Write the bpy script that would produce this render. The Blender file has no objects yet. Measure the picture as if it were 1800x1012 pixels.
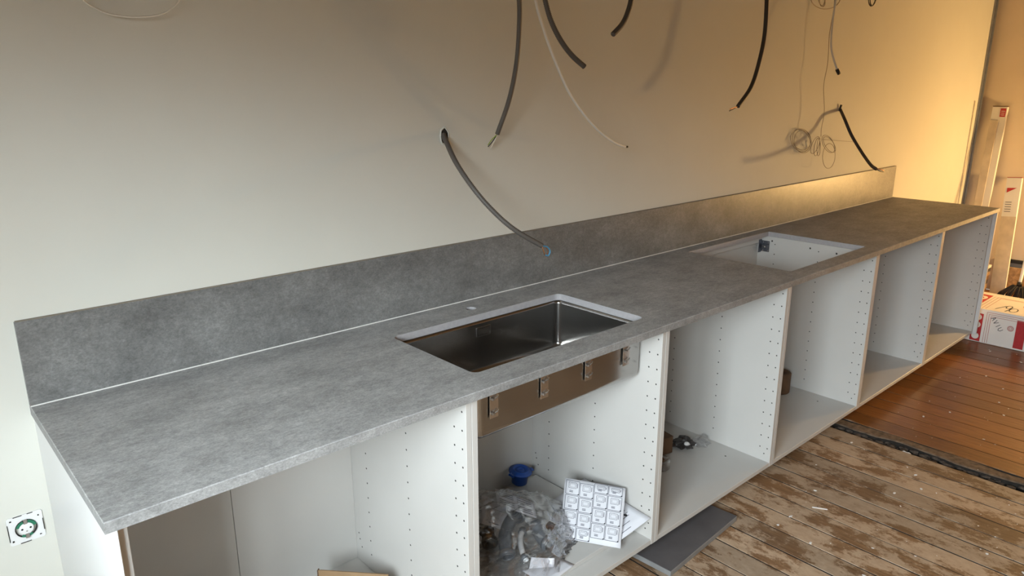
import bpy, bmesh, math, random
from mathutils import Vector, Matrix, noise
from mathutils.geometry import tessellate_polygon

sc = bpy.context.scene
COL = sc.collection
random.seed(7)
H = 0.875                      # height of the worktop's upper face above the floor

# ------------------------------------------------------------------ camera
CAM = Vector((-0.2104, -1.8977, 0.7097 + H))
YAW, PIT, ROL, FPX = math.radians(47.919), math.radians(15.479), math.radians(-0.046), 1280.08
_f = Vector((math.cos(YAW)*math.cos(PIT), math.sin(YAW)*math.cos(PIT), -math.sin(PIT)))
_r0 = Vector((math.sin(YAW), -math.cos(YAW), 0)); _u0 = _r0.cross(_f)
_r = _r0*math.cos(ROL) + _u0*math.sin(ROL); _u = _u0*math.cos(ROL) - _r0*math.sin(ROL)
cd = bpy.data.cameras.new('camera'); cam = bpy.data.objects.new('camera', cd); COL.objects.link(cam)
cd.sensor_width = 36.0; cd.lens = FPX/1800*36; cd.clip_start = 0.05
cam.matrix_world = Matrix(((_r.x, _u.x, -_f.x, CAM.x), (_r.y, _u.y, -_f.y, CAM.y), (_r.z, _u.z, -_f.z, CAM.z), (0, 0, 0, 1)))
sc.camera = cam
def at(px, py, axis, v):
    """world point on the photograph's pixel ray where coordinate AXIS has the value V (real place of a thing measured off the photo)"""
    d = _f + _r*((px-900)/FPX) - _u*((py-506)/FPX)
    return CAM + d*((v - CAM[axis])/d[axis])

# ------------------------------------------------------------------ world, lights, exposure
sc.view_settings.view_transform = 'Standard'; sc.view_settings.look = 'None'
sc.view_settings.gamma = 1.0; sc.view_settings.use_curve_mapping = False
sc.view_settings.exposure = 0.0
try:
    sc.cycles.use_denoising = True; sc.cycles.max_bounces = 10; sc.cycles.transparent_max_bounces = 16
    sc.cycles.diffuse_bounces = 5; sc.cycles.sample_clamp_indirect = 6
except Exception: pass
SKY, GROUND, LAMP = 51.0, 2.2, 108.0
w = bpy.data.worlds.new('sky'); sc.world = w; w.use_nodes = True
nt = w.node_tree; nt.nodes.clear()
out = nt.nodes.new('ShaderNodeOutputWorld'); bg = nt.nodes.new('ShaderNodeBackground')
tc = nt.nodes.new('ShaderNodeTexCoord'); sp = nt.nodes.new('ShaderNodeSeparateXYZ'); rp = nt.nodes.new('ShaderNodeValToRGB')
nt.links.new(tc.outputs['Generated'], sp.inputs[0]); nt.links.new(sp.outputs['Z'], rp.inputs[0])
rp.color_ramp.elements[0].position = 0.05; rp.color_ramp.elements[0].color = (GROUND/SKY*1.0, GROUND/SKY*0.95, GROUND/SKY*0.85, 1)
rp.color_ramp.elements[1].position = 0.22; rp.color_ramp.elements[1].color = (0.84, 0.95, 1.0, 1)
nt.links.new(rp.outputs[0], bg.inputs[0]); bg.inputs[1].default_value = SKY; nt.links.new(bg.outputs[0], out.inputs[0])
WX, WY0, WY1, WZ0, WZ1 = -1.0, -2.65, -1.25, 1.02, 2.1      # the window opening in the left wall
pl = bpy.data.lights.new('window_daylight', 'AREA'); pl.shape = 'RECTANGLE'; pl.size = WY1-WY0; pl.size_y = WZ1-WZ0
pl.cycles.is_portal = True
po = bpy.data.objects.new('window_daylight', pl); COL.objects.link(po)
po.location = (WX-0.13, (WY0+WY1)/2, (WZ0+WZ1)/2); po.rotation_euler = (math.radians(90), 0, math.radians(-90))
ll = bpy.data.lights.new('work_lamp', 'POINT'); ll.energy = LAMP; ll.color = (1.0, 0.62, 0.23); ll.shadow_soft_size = 0.055
lo = bpy.data.objects.new('work_lamp', ll); COL.objects.link(lo); lo.location = (6.22, -1.45, H+0.06)

# ------------------------------------------------------------------ mesh helpers
def link(name, bm, m, parent=None, smooth=False):
    me = bpy.data.meshes.new(name); bm.to_mesh(me); bm.free()
    for x in (m if isinstance(m, (list, tuple)) else [m]): me.materials.append(x)
    if smooth:
        for p in me.polygons: p.use_smooth = True
    o = bpy.data.objects.new(name, me); COL.objects.link(o)
    if parent is not None: o.parent = parent
    return o
def tag(o, label=None, cat=None, group=None, kind=None):
    if label: o['label'] = label
    if cat: o['category'] = cat
    if group: o['group'] = group
    if kind: o['kind'] = kind
    return o
def thing(name, label, cat, group=None, loc=(0, 0, 0), rz=0):
    o = bpy.data.objects.new(name, None); COL.objects.link(o); o.location = loc; o.rotation_euler = (0, 0, rz); o.empty_display_size = .05
    return tag(o, label, cat, group)
def box(bm, x0, x1, y0, y1, z0, z1, bev=0.0, mi=0, M=None):
    r = bmesh.ops.create_cube(bm, size=1.0); vs = r['verts']
    for v in vs:
        v.co = Vector(((x0+x1)/2 + v.co.x*(x1-x0), (y0+y1)/2 + v.co.y*(y1-y0), (z0+z1)/2 + v.co.z*(z1-z0)))
        if M is not None: v.co = M @ v.co
    fs = {f for v in vs for f in v.link_faces}
    for f in fs: f.material_index = mi
    if bev > 0:
        es = list({e for v in vs for e in v.link_edges})
        bmesh.ops.bevel(bm, geom=es, offset=bev, segments=1, affect='EDGES', profile=0.7)
def nbox(name, m, parent, x0, x1, y0, y1, z0, z1, bev=0.001, M=None):
    bm = bmesh.new(); box(bm, x0, x1, y0, y1, z0, z1, bev, 0, M); return link(name, bm, m, parent)
def disc(bm, c, n, r, seg=10, mi=0, sx=1.0):
    n = Vector(n).normalized(); a = n.orthogonal().normalized(); b = n.cross(a); c = Vector(c)
    vs = [bm.verts.new(c + a*(r*math.cos(2*math.pi*i/seg)) + b*(r*sx*math.sin(2*math.pi*i/seg))) for i in range(seg)]
    f = bm.faces.new(vs); f.material_index = mi
def spline(pts, n=12):
    P = [Vector(p) for p in pts]; P = [P[0]*2-P[1]] + P + [P[-1]*2-P[-2]]; out = []
    for i in range(1, len(P)-2):
        a, b, c, d = P[i-1], P[i], P[i+1], P[i+2]
        for k in range(n):
            t = k/n; out.append(0.5*((2*b) + (c-a)*t + (2*a-5*b+4*c-d)*t*t + (3*b-a-3*c+d)*t**3))
    out.append(P[-2]); return out
def resample(path, step):
    out = [path[0]]; acc = 0.0
    for a, b in zip(path, path[1:]):
        L = (b-a).length
        if L < 1e-9: continue
        t = step-acc
        while t <= L: out.append(a.lerp(b, t/L)); t += step
        acc = (acc + L) % step
    if (out[-1]-path[-1]).length > step*.3: out.append(path[-1])
    return out
def tube(bm, path, rad, seg=8, cap=True, mi=0, closed=False):
    """rad: number or function of index"""
    n = len(path); fr = None; rings = []
    for i, p in enumerate(path):
        if closed: t = path[(i+1) % n]-path[i-1]
        else: t = path[min(i+1, n-1)] - path[max(i-1, 0)]
        t.normalize()
        if fr is None: fr = t.orthogonal().normalized()
        fr = (fr - t*fr.dot(t)); fr.normalize(); b = t.cross(fr)
        r = rad(i) if callable(rad) else rad
        rings.append([bm.verts.new(p + fr*(r*math.cos(2*math.pi*k/seg)) + b*(r*math.sin(2*math.pi*k/seg))) for k in range(seg)])
    rng = range(n if closed else n-1)
    for i in rng:
        A, B = rings[i], rings[(i+1) % n]
        for k in range(seg):
            f = bm.faces.new((A[k], A[(k+1) % seg], B[(k+1) % seg], B[k])); f.material_index = mi; f.smooth = True
    if cap and not closed:
        f = bm.faces.new(rings[0][::-1]); f.material_index = mi; f = bm.faces.new(rings[-1]); f.material_index = mi
def lathe(bm, prof, M=None, seg=24, mi=0):
    rings = []
    for r, z in prof:
        rings.append([bm.verts.new((M or Matrix()) @ Vector((r*math.cos(2*math.pi*k/seg), r*math.sin(2*math.pi*k/seg), z))) for k in range(seg)])
    for A, B in zip(rings, rings[1:]):
        for k in range(seg):
            f = bm.faces.new((A[k], A[(k+1) % seg], B[(k+1) % seg], B[k])); f.material_index = mi; f.smooth = True
    return rings
def rrect(x0, x1, y0, y1, r, seg=5):
    out = []
    for cx, cy, a0 in ((x1-r, y1-r, 0), (x0+r, y1-r, 90), (x0+r, y0+r, 180), (x1-r, y0+r, 270)):
        for k in range(seg+1):
            a = math.radians(a0 + 90*k/seg); out.append(Vector((cx + r*math.cos(a), cy + r*math.sin(a), 0)))
    return out
def loop_join(bm, A, B, mi=0, smooth=False):
    n = len(A)
    for k in range(n):
        f = bm.faces.new((A[k], A[(k+1) % n], B[(k+1) % n], B[k])); f.material_index = mi; f.smooth = smooth

# ------------------------------------------------------------------ materials
def base(name):
    m = bpy.data.materials.new(name); m.use_nodes = True
    nt = m.node_tree; b = nt.nodes['Principled BSDF']; return m, nt, b
def plain(name, col, rough=0.5, metal=0.0, nz=0.0, scale=30, bump=0.0, spec=0.5):
    m, nt, b = base(name)
    b.inputs['Roughness'].default_value = rough; b.inputs['Metallic'].default_value = metal
    b.inputs['Specular IOR Level'].default_value = spec
    g = nt.nodes.new('ShaderNodeNewGeometry'); n = nt.nodes.new('ShaderNodeTexNoise'); n.inputs['Scale'].default_value = scale; n.inputs['Detail'].default_value = 4
    nt.links.new(g.outputs['Position'], n.inputs['Vector'])
    r = nt.nodes.new('ShaderNodeValToRGB')
    r.color_ramp.elements[0].position = .3; r.color_ramp.elements[1].position = .7
    r.color_ramp.elements[0].color = (*[c*(1-nz) for c in col], 1); r.color_ramp.elements[1].color = (*[min(1, c*(1+nz)) for c in col], 1)
    nt.links.new(n.outputs[0], r.inputs[0]); nt.links.new(r.outputs[0], b.inputs['Base Color'])
    if bump:
        bp = nt.nodes.new('ShaderNodeBump'); bp.inputs['Strength'].default_value = bump; bp.inputs['Distance'].default_value = .002
        nt.links.new(n.outputs[0], bp.inputs['Height']); nt.links.new(bp.outputs[0], b.inputs['Normal'])
    return m
def nd(nt, t, **kw):
    n = nt.nodes.new(t)
    for k, v in kw.items(): n.inputs[k].default_value = v
    return n
def ramp(nt, src, p0, p1, c0=(0, 0, 0, 1), c1=(1, 1, 1, 1)):
    r = nt.nodes.new('ShaderNodeValToRGB'); e = r.color_ramp.elements
    e[0].position, e[1].position = p0, p1; e[0].color, e[1].color = c0, c1
    nt.links.new(src, r.inputs[0]); return r.outputs[0]
def mixc(nt, fac, a, b, mode='MIX'):
    m = nt.nodes.new('ShaderNodeMix'); m.data_type = 'RGBA'; m.blend_type = mode
    for s, v in ((0, fac), (6, a), (7, b)):
        if hasattr(v, 'is_linked') or hasattr(v, 'links'): nt.links.new(v, m.inputs[s])
        else: m.inputs[s].default_value = v
    return m.outputs[2]
def pos(nt, scale=(1, 1, 1)):
    g = nt.nodes.new('ShaderNodeNewGeometry'); mp = nt.nodes.new('ShaderNodeMapping'); mp.inputs['Scale'].default_value = scale
    nt.links.new(g.outputs['Position'], mp.inputs[0]); return mp.outputs[0]
def noi(nt, vec, scale, detail=6, rough=.6):
    n = nd(nt, 'ShaderNodeTexNoise', Scale=scale, Detail=detail, Roughness=rough); nt.links.new(vec, n.inputs['Vector']); return n.outputs[0]

def stone(name, lo, hi, rough):
    m, nt, b = base(name); p = pos(nt, (1, 1.5, 1.5))
    big = ramp(nt, noi(nt, p, 6, 10, .7), .3, .72, (*lo, 1), (*hi, 1))
    med = ramp(nt, noi(nt, pos(nt, (.9, 1.7, 1.1)), 46, 12, .85), .34, .67, (.66, .66, .66, 1), (1.22, 1.22, 1.22, 1))
    c = mixc(nt, 1.0, big, med, 'MULTIPLY')
    fl = ramp(nt, noi(nt, pos(nt, (1, 2.6, 2.6)), 34, 12, .85), .60, .65)
    c = mixc(nt, fl, c, (lo[0]*.55, lo[1]*.55, lo[2]*.55, 1))
    gr = ramp(nt, noi(nt, p, 190, 6, .75), .34, .66, (.74, .74, .74, 1), (1.2, 1.2, 1.2, 1))
    c = mixc(nt, 1.0, c, gr, 'MULTIPLY')
    nt.links.new(c, b.inputs['Base Color']); b.inputs['Roughness'].default_value = rough; b.inputs['Specular IOR Level'].default_value = .22 if rough > .4 else .5
    bp = nd(nt, 'ShaderNodeBump', Strength=.15, Distance=.001); nt.links.new(noi(nt, p, 90, 4), bp.inputs['Height']); nt.links.new(bp.outputs[0], b.inputs['Normal'])
    return m
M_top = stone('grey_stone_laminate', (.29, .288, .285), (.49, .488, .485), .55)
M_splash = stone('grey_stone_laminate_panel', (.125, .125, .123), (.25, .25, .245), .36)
M_band_shaded = stone('worktop_edge_band_shaded', (.23, .228, .226), (.36, .358, .355), .5)  # same laminate, colour darkened to put shade on the worktop's outer edges
M_core = plain('cut_worktop_core', (.37, .355, .365), .7, nz=.06, scale=90)
M_seal = plain('pale_sealant', (.75, .74, .72), .4)
M_cab = plain('white_melamine', (.55, .535, .512), .38, nz=.015, scale=8)
M_edge = plain('white_edge_band', (.72, .71, .69), .35)
M_hole = plain('dark_hole', (.02, .018, .016), .9)
M_cover = plain('white_cover_panel', (.66, .66, .66), .3)
M_foot = plain('black_plastic', (.02, .02, .02), .45)
def wallmat():
    m, nt, b = base('off_white_wall_paint'); p = pos(nt)
    c = ramp(nt, noi(nt, p, 1.3, 5), .3, .7, (.645, .64, .585, 1), (.695, .69, .63, 1)); nt.links.new(c, b.inputs['Base Color'])
    b.inputs['Roughness'].default_value = .6
    bp = nd(nt, 'ShaderNodeBump', Strength=.12, Distance=.003); nt.links.new(noi(nt, p, 14, 6), bp.inputs['Height']); nt.links.new(bp.outputs[0], b.inputs['Normal'])
    return m
M_wall = wallmat()
M_end = plain('beige_plaster', (.50, .42, .33), .75, nz=.08, scale=3, bump=.2)
M_plaster = plain('beige_end_wall_plaster', (.68, .58, .46), .75, nz=.06, scale=2.5, bump=.2)
M_ceil = plain('ceiling_white', (.22, .205, .18), .8)
def floormat():
    m, nt, b = base('worn_floorboards')
    oi = nt.nodes.new('ShaderNodeObjectInfo'); rnd = ramp(nt, oi.outputs['Random'], 0, 1, (.78, .78, .78, 1), (1.2, 1.15, 1.1, 1))
    grain = noi(nt, pos(nt, (30, 2.6, 1)), 2.6, 9, .7)
    # worn side: brown wood and pale old glue
    brown = ramp(nt, grain, .3, .72, (.12, .062, .028, 1), (.30, .175, .09, 1))
    pale = ramp(nt, noi(nt, pos(nt, (6, 3, 1)), 6, 8, .7), .3, .7, (.36, .26, .175, 1), (.52, .40, .29, 1))
    patch = ramp(nt, noi(nt, pos(nt, (3.0, 1.6, 1)), 2.6, 14, .78), .46, .51)
    worn = mixc(nt, patch, brown, pale)
    dk = ramp(nt, noi(nt, pos(nt, (9, 3, 1)), 5, 6, .7), .66, .72); worn = mixc(nt, dk, worn, (.10, .055, .03, 1))
    # varnished side
    var = ramp(nt, grain, .3, .75, (.16, .055, .012, 1), (.36, .145, .04, 1))
    g = nt.nodes.new('ShaderNodeNewGeometry'); s = nt.nodes.new('ShaderNodeSeparateXYZ'); nt.links.new(g.outputs['Position'], s.inputs[0])
    ad = nt.nodes.new('ShaderNodeMath'); ad.operation = 'ADD'
    wob = nt.nodes.new('ShaderNodeMath'); wob.operation = 'MULTIPLY'; wob.inputs[1].default_value = .16
    nt.links.new(noi(nt, pos(nt, (2, 2, 1)), 9, 6), wob.inputs[0]); nt.links.new(s.outputs['X'], ad.inputs[0]); nt.links.new(wob.outputs[0], ad.inputs[1])
    side = nt.nodes.new('ShaderNodeMapRange'); side.inputs[1].default_value = 3.26; side.inputs[2].default_value = 3.31; nt.links.new(ad.outputs[0], side.inputs[0])
    c = mixc(nt, side.outputs[0], worn, var)
    speck = ramp(nt, noi(nt, pos(nt, (2, 1.3, 1)), 34, 5, .6), .715, .735); c = mixc(nt, speck, c, (.55, .45, .34, 1))
    c = mixc(nt, 1.0, c, rnd, 'MULTIPLY')
    nt.links.new(c, b.inputs['Base Color'])
    rr = nt.nodes.new('ShaderNodeMapRange'); rr.inputs[3].default_value = .62; rr.inputs[4].default_value = .33; nt.links.new(side.outputs[0], rr.inputs[0]); nt.links.new(rr.outputs[0], b.inputs['Roughness'])
    bp = nd(nt, 'ShaderNodeBump', Strength=.35, Distance=.002); nt.links.new(grain, bp.inputs['Height']); nt.links.new(bp.outputs[0], b.inputs['Normal'])
    return m
M_floor = floormat()
M_rot = plain('grey_splintered_wood', (.15, .10, .065), .85, nz=.5, scale=40, bump=.8)
M_dirt = plain('dark_subfloor_dirt', (.018, .014, .011), .95, nz=.4, scale=60)
def steel(name, rough, col=(.62, .61, .60), aniso=True):
    m, nt, b = base(name); b.inputs['Metallic'].default_value = 1; b.inputs['Roughness'].default_value = rough
    n = noi(nt, pos(nt, (1, 1, 90)), 6, 3); c = ramp(nt, n, .3, .7, (*[x*.92 for x in col], 1), (*col, 1)); nt.links.new(c, b.inputs['Base Color'])
    bp = nd(nt, 'ShaderNodeBump', Strength=.03, Distance=.001); nt.links.new(n, bp.inputs['Height']); nt.links.new(bp.outputs[0], b.inputs['Normal'])
    return m
M_steel = steel('brushed_steel', .2, (.40, .385, .37)); M_steel2 = steel('smooth_steel', .25, (.66, .64, .62)); M_zinc = plain('zinc_plated', (.5, .5, .5), .35, 1.0)
M_dzinc = plain('dull_zinc_bracket', (.16, .17, .2), .4, .8)
M_cond = plain('grey_conduit', (.115, .10, .088), .5); M_cond2 = plain('dark_cable_sheath', (.035, .028, .024), .5)
M_white = plain('white_cable_sheath', (.82, .79, .72), .35); M_string = plain('thin_beige_wire', (.33, .27, .2), .5)
M_black = plain('black_tape', (.01, .01, .01), .5)
M_blue = plain('blue_wire', (.06, .26, .45), .4); M_brownw = plain('brown_wire', (.18, .07, .03), .4); M_cop = plain('bare_copper', (.75, .38, .18), .3, 1.0)
M_grwire = plain('yellow_green_wire', (.25, .35, .05), .4)
M_bluecap = plain('blue_plastic', (.012, .06, .28), .35)
M_greyp = plain('grey_plastic_pipe', (.13, .14, .155), .35); M_dgrey = plain('dark_plastic', (.045, .04, .038), .5); M_wplast = plain('white_plastic', (.78, .78, .78), .35)
M_paper = plain('white_paper', (.66, .66, .70), .7, nz=.02, scale=4); M_ink = plain('grey_ink', (.13, .13, .16), .8); M_inkb = plain('black_ink', (.02, .02, .025), .8)
M_card = plain('brown_cardboard', (.30, .19, .10), .8, nz=.08, scale=20); M_cardd = plain('dark_cardboard', (.13, .07, .035), .8, nz=.1, scale=30)
M_wcard = plain('white_printed_cardboard', (.76, .72, .68), .55, nz=.03, scale=8); M_red = plain('red_print', (.42, .018, .022), .55, nz=.1, scale=60)
M_redl = plain('thin_red_print', (.42, .10, .08), .6)
M_green = plain('green_plastic', (.02, .16, .09), .4); M_osb = plain('strand_board', (.42, .26, .12), .8, nz=.35, scale=45)
M_galv = plain('galvanised_profile', (.33, .34, .36), .4, .7, nz=.1); M_lath = plain('pale_lath', (.72, .66, .56), .7, nz=.08)
M_wpack = plain('white_packaging_sleeve', (.72, .70, .68), .55, nz=.04, scale=6); M_dpack = plain('dusty_plastic_wrap', (.58, .50, .40), .45, nz=.14, scale=14)
M_offcut = plain('slate_grey_board', (.10, .095, .10), .5, nz=.12, scale=12); M_offe = plain('grey_board_edge', (.22, .22, .22), .55, nz=.1)
M_tw = plain('tinted_broom_bristles', (.035, .03, .028), .7); M_tape = plain('clear_tape_roll_core', (.22, .12, .06), .6)
def film(name, tint, gloss, haze):
    m = bpy.data.materials.new(name); m.use_nodes = True; nt = m.node_tree; nt.nodes.clear()
    o = nt.nodes.new('ShaderNodeOutputMaterial'); tr = nt.nodes.new('ShaderNodeBsdfTransparent'); gl = nt.nodes.new('ShaderNodeBsdfGlossy'); df = nt.nodes.new('ShaderNodeBsdfDiffuse')
    tr.inputs[0].default_value = (*tint, 1); gl.inputs['Roughness'].default_value = .09; df.inputs[0].default_value = (.75, .75, .75, 1)
    lw = nt.nodes.new('ShaderNodeLayerWeight'); lw.inputs[0].default_value = gloss
    m1 = nt.nodes.new('ShaderNodeMixShader'); m2 = nt.nodes.new('ShaderNodeMixShader'); m2.inputs[0].default_value = haze
    bp = nd(nt, 'ShaderNodeBump', Strength=.6, Distance=.012); n = noi(nt, pos(nt, (1, 1.6, .8)), 22, 2); nt.links.new(n, bp.inputs['Height'])
    nt.links.new(bp.outputs[0], gl.inputs['Normal']); nt.links.new(bp.outputs[0], lw.inputs['Normal'])
    nt.links.new(lw.outputs['Facing'], m1.inputs[0]); nt.links.new(tr.outputs[0], m1.inputs[1]); nt.links.new(gl.outputs[0], m1.inputs[2])
    nt.links.new(m1.outputs[0], m2.inputs[1]); nt.links.new(df.outputs[0], m2.inputs[2]); nt.links.new(m2.outputs[0], o.inputs[0])
    return m
M_film = film('clear_plastic_film', (.95, .95, .96), .33, .035)

# ------------------------------------------------------------------ room
RX0, RX1, RY0, RZ1 = WX, 6.45, -4.4, 2.75
def struct(o): o['kind'] = 'structure'; return o
struct(nbox('wall_back', M_wall, None, RX0-.2, 6.36, 0, .10, 0, RZ1, 0))
struct(nbox('wall_front', M_end, None, RX0-.2, RX1+.2, RY0-.15, RY0, 0, RZ1, 0))
struct(nbox('wall_right', M_plaster, None, RX1, RX1+.15, RY0, .30, 0, RZ1, 0))
struct(nbox('trim_1', M_plaster, None, 6.36, RX1, .06, .10, 0, RZ1, 0))           # bare strip behind the end of the wall lining
struct(nbox('ceiling', M_ceil, None, RX0-.2, RX1+.15, RY0-.15, .10, RZ1, RZ1+.1, 0))
bm = bmesh.new()
box(bm, RX0-.15, RX0, RY0, WY0, 0, RZ1); box(bm, RX0-.15, RX0, WY1, 0, 0, RZ1); box(bm, RX0-.15, RX0, WY0, WY1, 0, WZ0); box(bm, RX0-.15, RX0, WY0, WY1, WZ1, RZ1)
struct(link('wall_left', bm, M_wall))
win = thing('window_1', None, None); win['kind'] = 'structure'
bm = bmesh.new()
for a, b_, c, d in ((WY0, WY0+.05, WZ0, WZ1), (WY1-.05, WY1, WZ0, WZ1), (WY0+.05, WY1-.05, WZ0, WZ0+.05), (WY0+.05, WY1-.05, WZ1-.05, WZ1), ((WY0+WY1)/2-.03, (WY0+WY1)/2+.03, WZ0+.05, WZ1-.05)):
    box(bm, RX0-.11, RX0-.05, a, b_, c, d)
link('window_frame', bm, M_cover, win)
# galvanised profile and lath at the open end of the wall lining
t = thing('corner_profile', 'grey galvanised metal profile standing at the open end of the back wall', 'profile')
nbox('profile_face', M_galv, t, 6.362, 6.402, -.004, .0, 0, RZ1-.01, 0)
nbox('profile_web', M_galv, t, 6.362, 6.365, .0, .058, 0, RZ1-.01, 0)
nbox('profile_lip', M_galv, t, 6.40, 6.403, -.018, -.0045, 0, RZ1-.01, 0)
tag(nbox('wooden_lath', M_lath, None, 6.27, 6.285, -.010, -.0005, 0, H+.60, .001), 'narrow pale lath upright against the wall beside the metal profile', 'lath')

# ------------------------------------------------------------------ floor of separate boards
fl = thing('floor', None, None); fl['kind'] = 'structure'
struct(nbox('subfloor', M_dirt, fl, RX0, RX1, RY0, 0, -.06, -.034, 0))
def board_mesh(wd, y0, y1, seed):
    rnd = random.Random(seed); bm = bmesh.new(); n = 14; g = .0028; ch = .0012
    rows = []
    for i in range(n+1):
        y = y0+(y1-y0)*i/n; dz = rnd.uniform(-.0009, .0009); e = rnd.uniform(-.0004, .0004)
        rows.append([bm.verts.new(c) for c in ((g+e, y, -.03), (g+e, y, -ch), (g+ch+e, y, dz), (wd-g-ch+e, y, dz), (wd-g+e, y, -ch), (wd-g+e, y, -.03))])
    for a, b_ in zip(rows, rows[1:]):
        for k in range(5):
            f = bm.faces.new((a[k], a[k+1], b_[k+1], b_[k])); f.material_index = int(k in (0, 4))
    bm.faces.new(rows[0][::-1]); bm.faces.new(rows[-1])
    bmesh.ops.recalc_face_normals(bm, faces=bm.faces)
    me = bpy.data.meshes.new('floorboard'); bm.to_mesh(me); bm.free(); me.materials.append(M_floor); me.materials.append(M_dirt); return me
PW = .1085
near = [board_mesh(PW, RY0, 0, s) for s in range(4)]
def put_board(me, x, sx=1.0):
    o = bpy.data.objects.new('floorboard', me); COL.objects.link(o); o.parent = fl; o.location = (x, 0, random.uniform(-.0006, .0006)); o.scale = (sx, 1, 1)
x = 3.082-PW; k = 0
while x > RX0-PW: put_board(near[k % 4], x); x -= PW; k += 1
x = 3.215
PW2 = .127; far = [board_mesh(PW2, RY0, 0, s+10) for s in range(4)]; k = 0
while x < RX1-.01: put_board(far[k % 4], x, min(1, (RX1-x)/PW2)); x += PW2; k += 1
# broken board and open joint between the two floors
def ragged(name, x0, x1, z, m, seed, jag):
    rnd = random.Random(seed); bm = bmesh.new(); n = 90; A = []
    for i in range(n+1):
        y = RY0 + (0-RY0)*i/n
        a = x0 + jag*noise.noise(Vector((y*4, seed, 0))) + rnd.uniform(-.004, .004)*(jag > .004); b_ = x1 + jag*.6*noise.noise(Vector((y*6, seed+5, 0)))
        dz = .004*noise.noise(Vector((y*9, seed+9, 0)))
        A.append([bm.verts.new(c) for c in ((a, y, -.03), (a, y, z+dz-.004), (a+.006, y, z+dz), (b_, y, z+dz*.6), (b_, y, -.03))])
    for p, q in zip(A, A[1:]):
        for k in range(4):
            f = bm.faces.new((p[k], p[k+1], q[k+1], q[k])); f.material_index = int(k in (0, 3))
    bmesh.ops.recalc_face_normals(bm, faces=bm.faces); return link(name, bm, [m, M_dirt], fl)
tag(ragged('broken_floorboard', 3.152, 3.212, -.002, M_rot, 3, .026), 'grey splintered board beside the open joint')
tag(ragged('worn_batten', 3.084, 3.100, -.018, M_rot, 8, .006), 'worn batten sunk in the open joint')
bm = bmesh.new(); rnd = random.Random(5)
for i in range(420):
    y = rnd.uniform(-2.4, -.3); x = 3.125+rnd.uniform(-.025, .03); s = rnd.uniform(.004, .013)
    bmesh.ops.create_icosphere(bm, subdivisions=1, radius=s, matrix=Matrix.Translation((x, y, -.022+s*.5)) @ Matrix.Diagonal((1, 1.6, .6, 1)))
link('joint_rubble', bm, plain('joint_rubble_grey', (.07, .052, .04), .9, nz=.8, scale=50), fl)['kind'] = 'stuff'
fl.children[-1]['kind'] = 'stuff'
bm = bmesh.new()
for i in range(150):
    x = rnd.uniform(2.0, 5.0); y = rnd.uniform(-1.9, -.66); s = rnd.choice([.0016, .002, .003, .0055])
    bmesh.ops.create_icosphere(bm, subdivisions=1, radius=s, matrix=Matrix.Translation((x, y, s*.3+.0005)) @ Matrix.Rotation(rnd.uniform(0, 3), 4, 'Z') @ Matrix.Diagonal((1, rnd.uniform(1, 2.2), .45, 1)))
tag(link('plaster_crumbs', bm, M_wcard), 'white plaster crumbs scattered over the floorboards', 'debris', kind='stuff')
bm = bmesh.new(); c = at(1441, 893, 2, .003)
box(bm, -.028, .028, -.003, .003, 0, .004, .001, 0, Matrix.Translation((c.x, c.y, .0012)) @ Matrix.Rotation(math.radians(-60), 4, 'Z'))
tag(link('plaster_splinter', bm, M_wcard), 'small white splinter lying on the pale worn floorboards', 'debris')
bm = bmesh.new(); c = at(1593, 795, 2, -.006)
bmesh.ops.create_icosphere(bm, subdivisions=2, radius=.018, matrix=Matrix.Translation((c.x, c.y, -.012)) @ Matrix.Diagonal((.6, 1.3, .6, 1)))
for v in bm.verts: v.co += Vector((1, 1, 1))*.006*noise.noise(v.co*90)
tag(link('plaster_lump', bm, M_wcard), 'pale plaster lump lodged in the open floor joint', 'debris')

# ------------------------------------------------------------------ worktop
D = -.635; L = 4.899; TB = .0225
SX0, SX1, SY0, SY1 = .884, 1.583, -.541, -.159
HX0, HX1, HY0, HY1 = 2.491, 3.186, -.558, -.076
outer = [Vector((0, D, 0)), Vector((L, D, 0)), Vector((L, -.0005, 0)), Vector((0, -.0005, 0))]
def ins(p, d): return Vector((min(max(p.x, d), L-d), max(p.y, D+d), 0))
holes = [rrect(SX0, SX1, SY0, SY1, .022, 6), rrect(HX0, HX1, HY0, HY1, .004, 2), [Vector((1.236+.0175*math.cos(a*math.pi/12), -.093+.0175*math.sin(a*math.pi/12), 0)) for a in range(24)]]
bm = bmesh.new()
def cap(z, out_, mi, flip):
    polys = [out_] + holes; flat = [p for q in polys for p in q]
    vs = [bm.verts.new((p.x, p.y, z)) for p in flat]
    for t in tessellate_polygon(polys):
        try: f = bm.faces.new([vs[i] for i in (t if not flip else t[::-1])]); f.material_index = mi
        except ValueError: pass
    idx = 0; loops = []
    for q in polys: loops.append(vs[idx:idx+len(q)]); idx += len(q)
    return loops
ch = .0014
A = cap(H, [ins(p, ch) for p in outer], 0, False); B = cap(H-TB, outer, 0, True)
mid = [bm.verts.new((p.x, p.y, H-ch)) for p in outer]
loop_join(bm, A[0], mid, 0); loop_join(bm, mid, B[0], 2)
for k in (1, 2, 3): loop_join(bm, A[k], B[k], 1)
bmesh.ops.recalc_face_normals(bm, faces=bm.faces)
wt = link('worktop', bm, [M_top, M_core, M_band_shaded])
tag(wt, 'long grey stone-look worktop with sink and hob cut-outs along the wall', 'worktop')
HS = .203; TS = .012
bs = thing('backsplash', 'low grey stone-look upstand panel on the worktop against the wall', 'backsplash')
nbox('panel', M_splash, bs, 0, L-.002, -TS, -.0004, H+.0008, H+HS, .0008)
bm = bmesh.new(); box(bm, .001, L-.003, -TS-.0026, -TS+.001, H+.0003, H+.0028); sealo = link('sealant_strip', bm, M_seal, bs); tag(sealo, 'pale sealant line')
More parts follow.
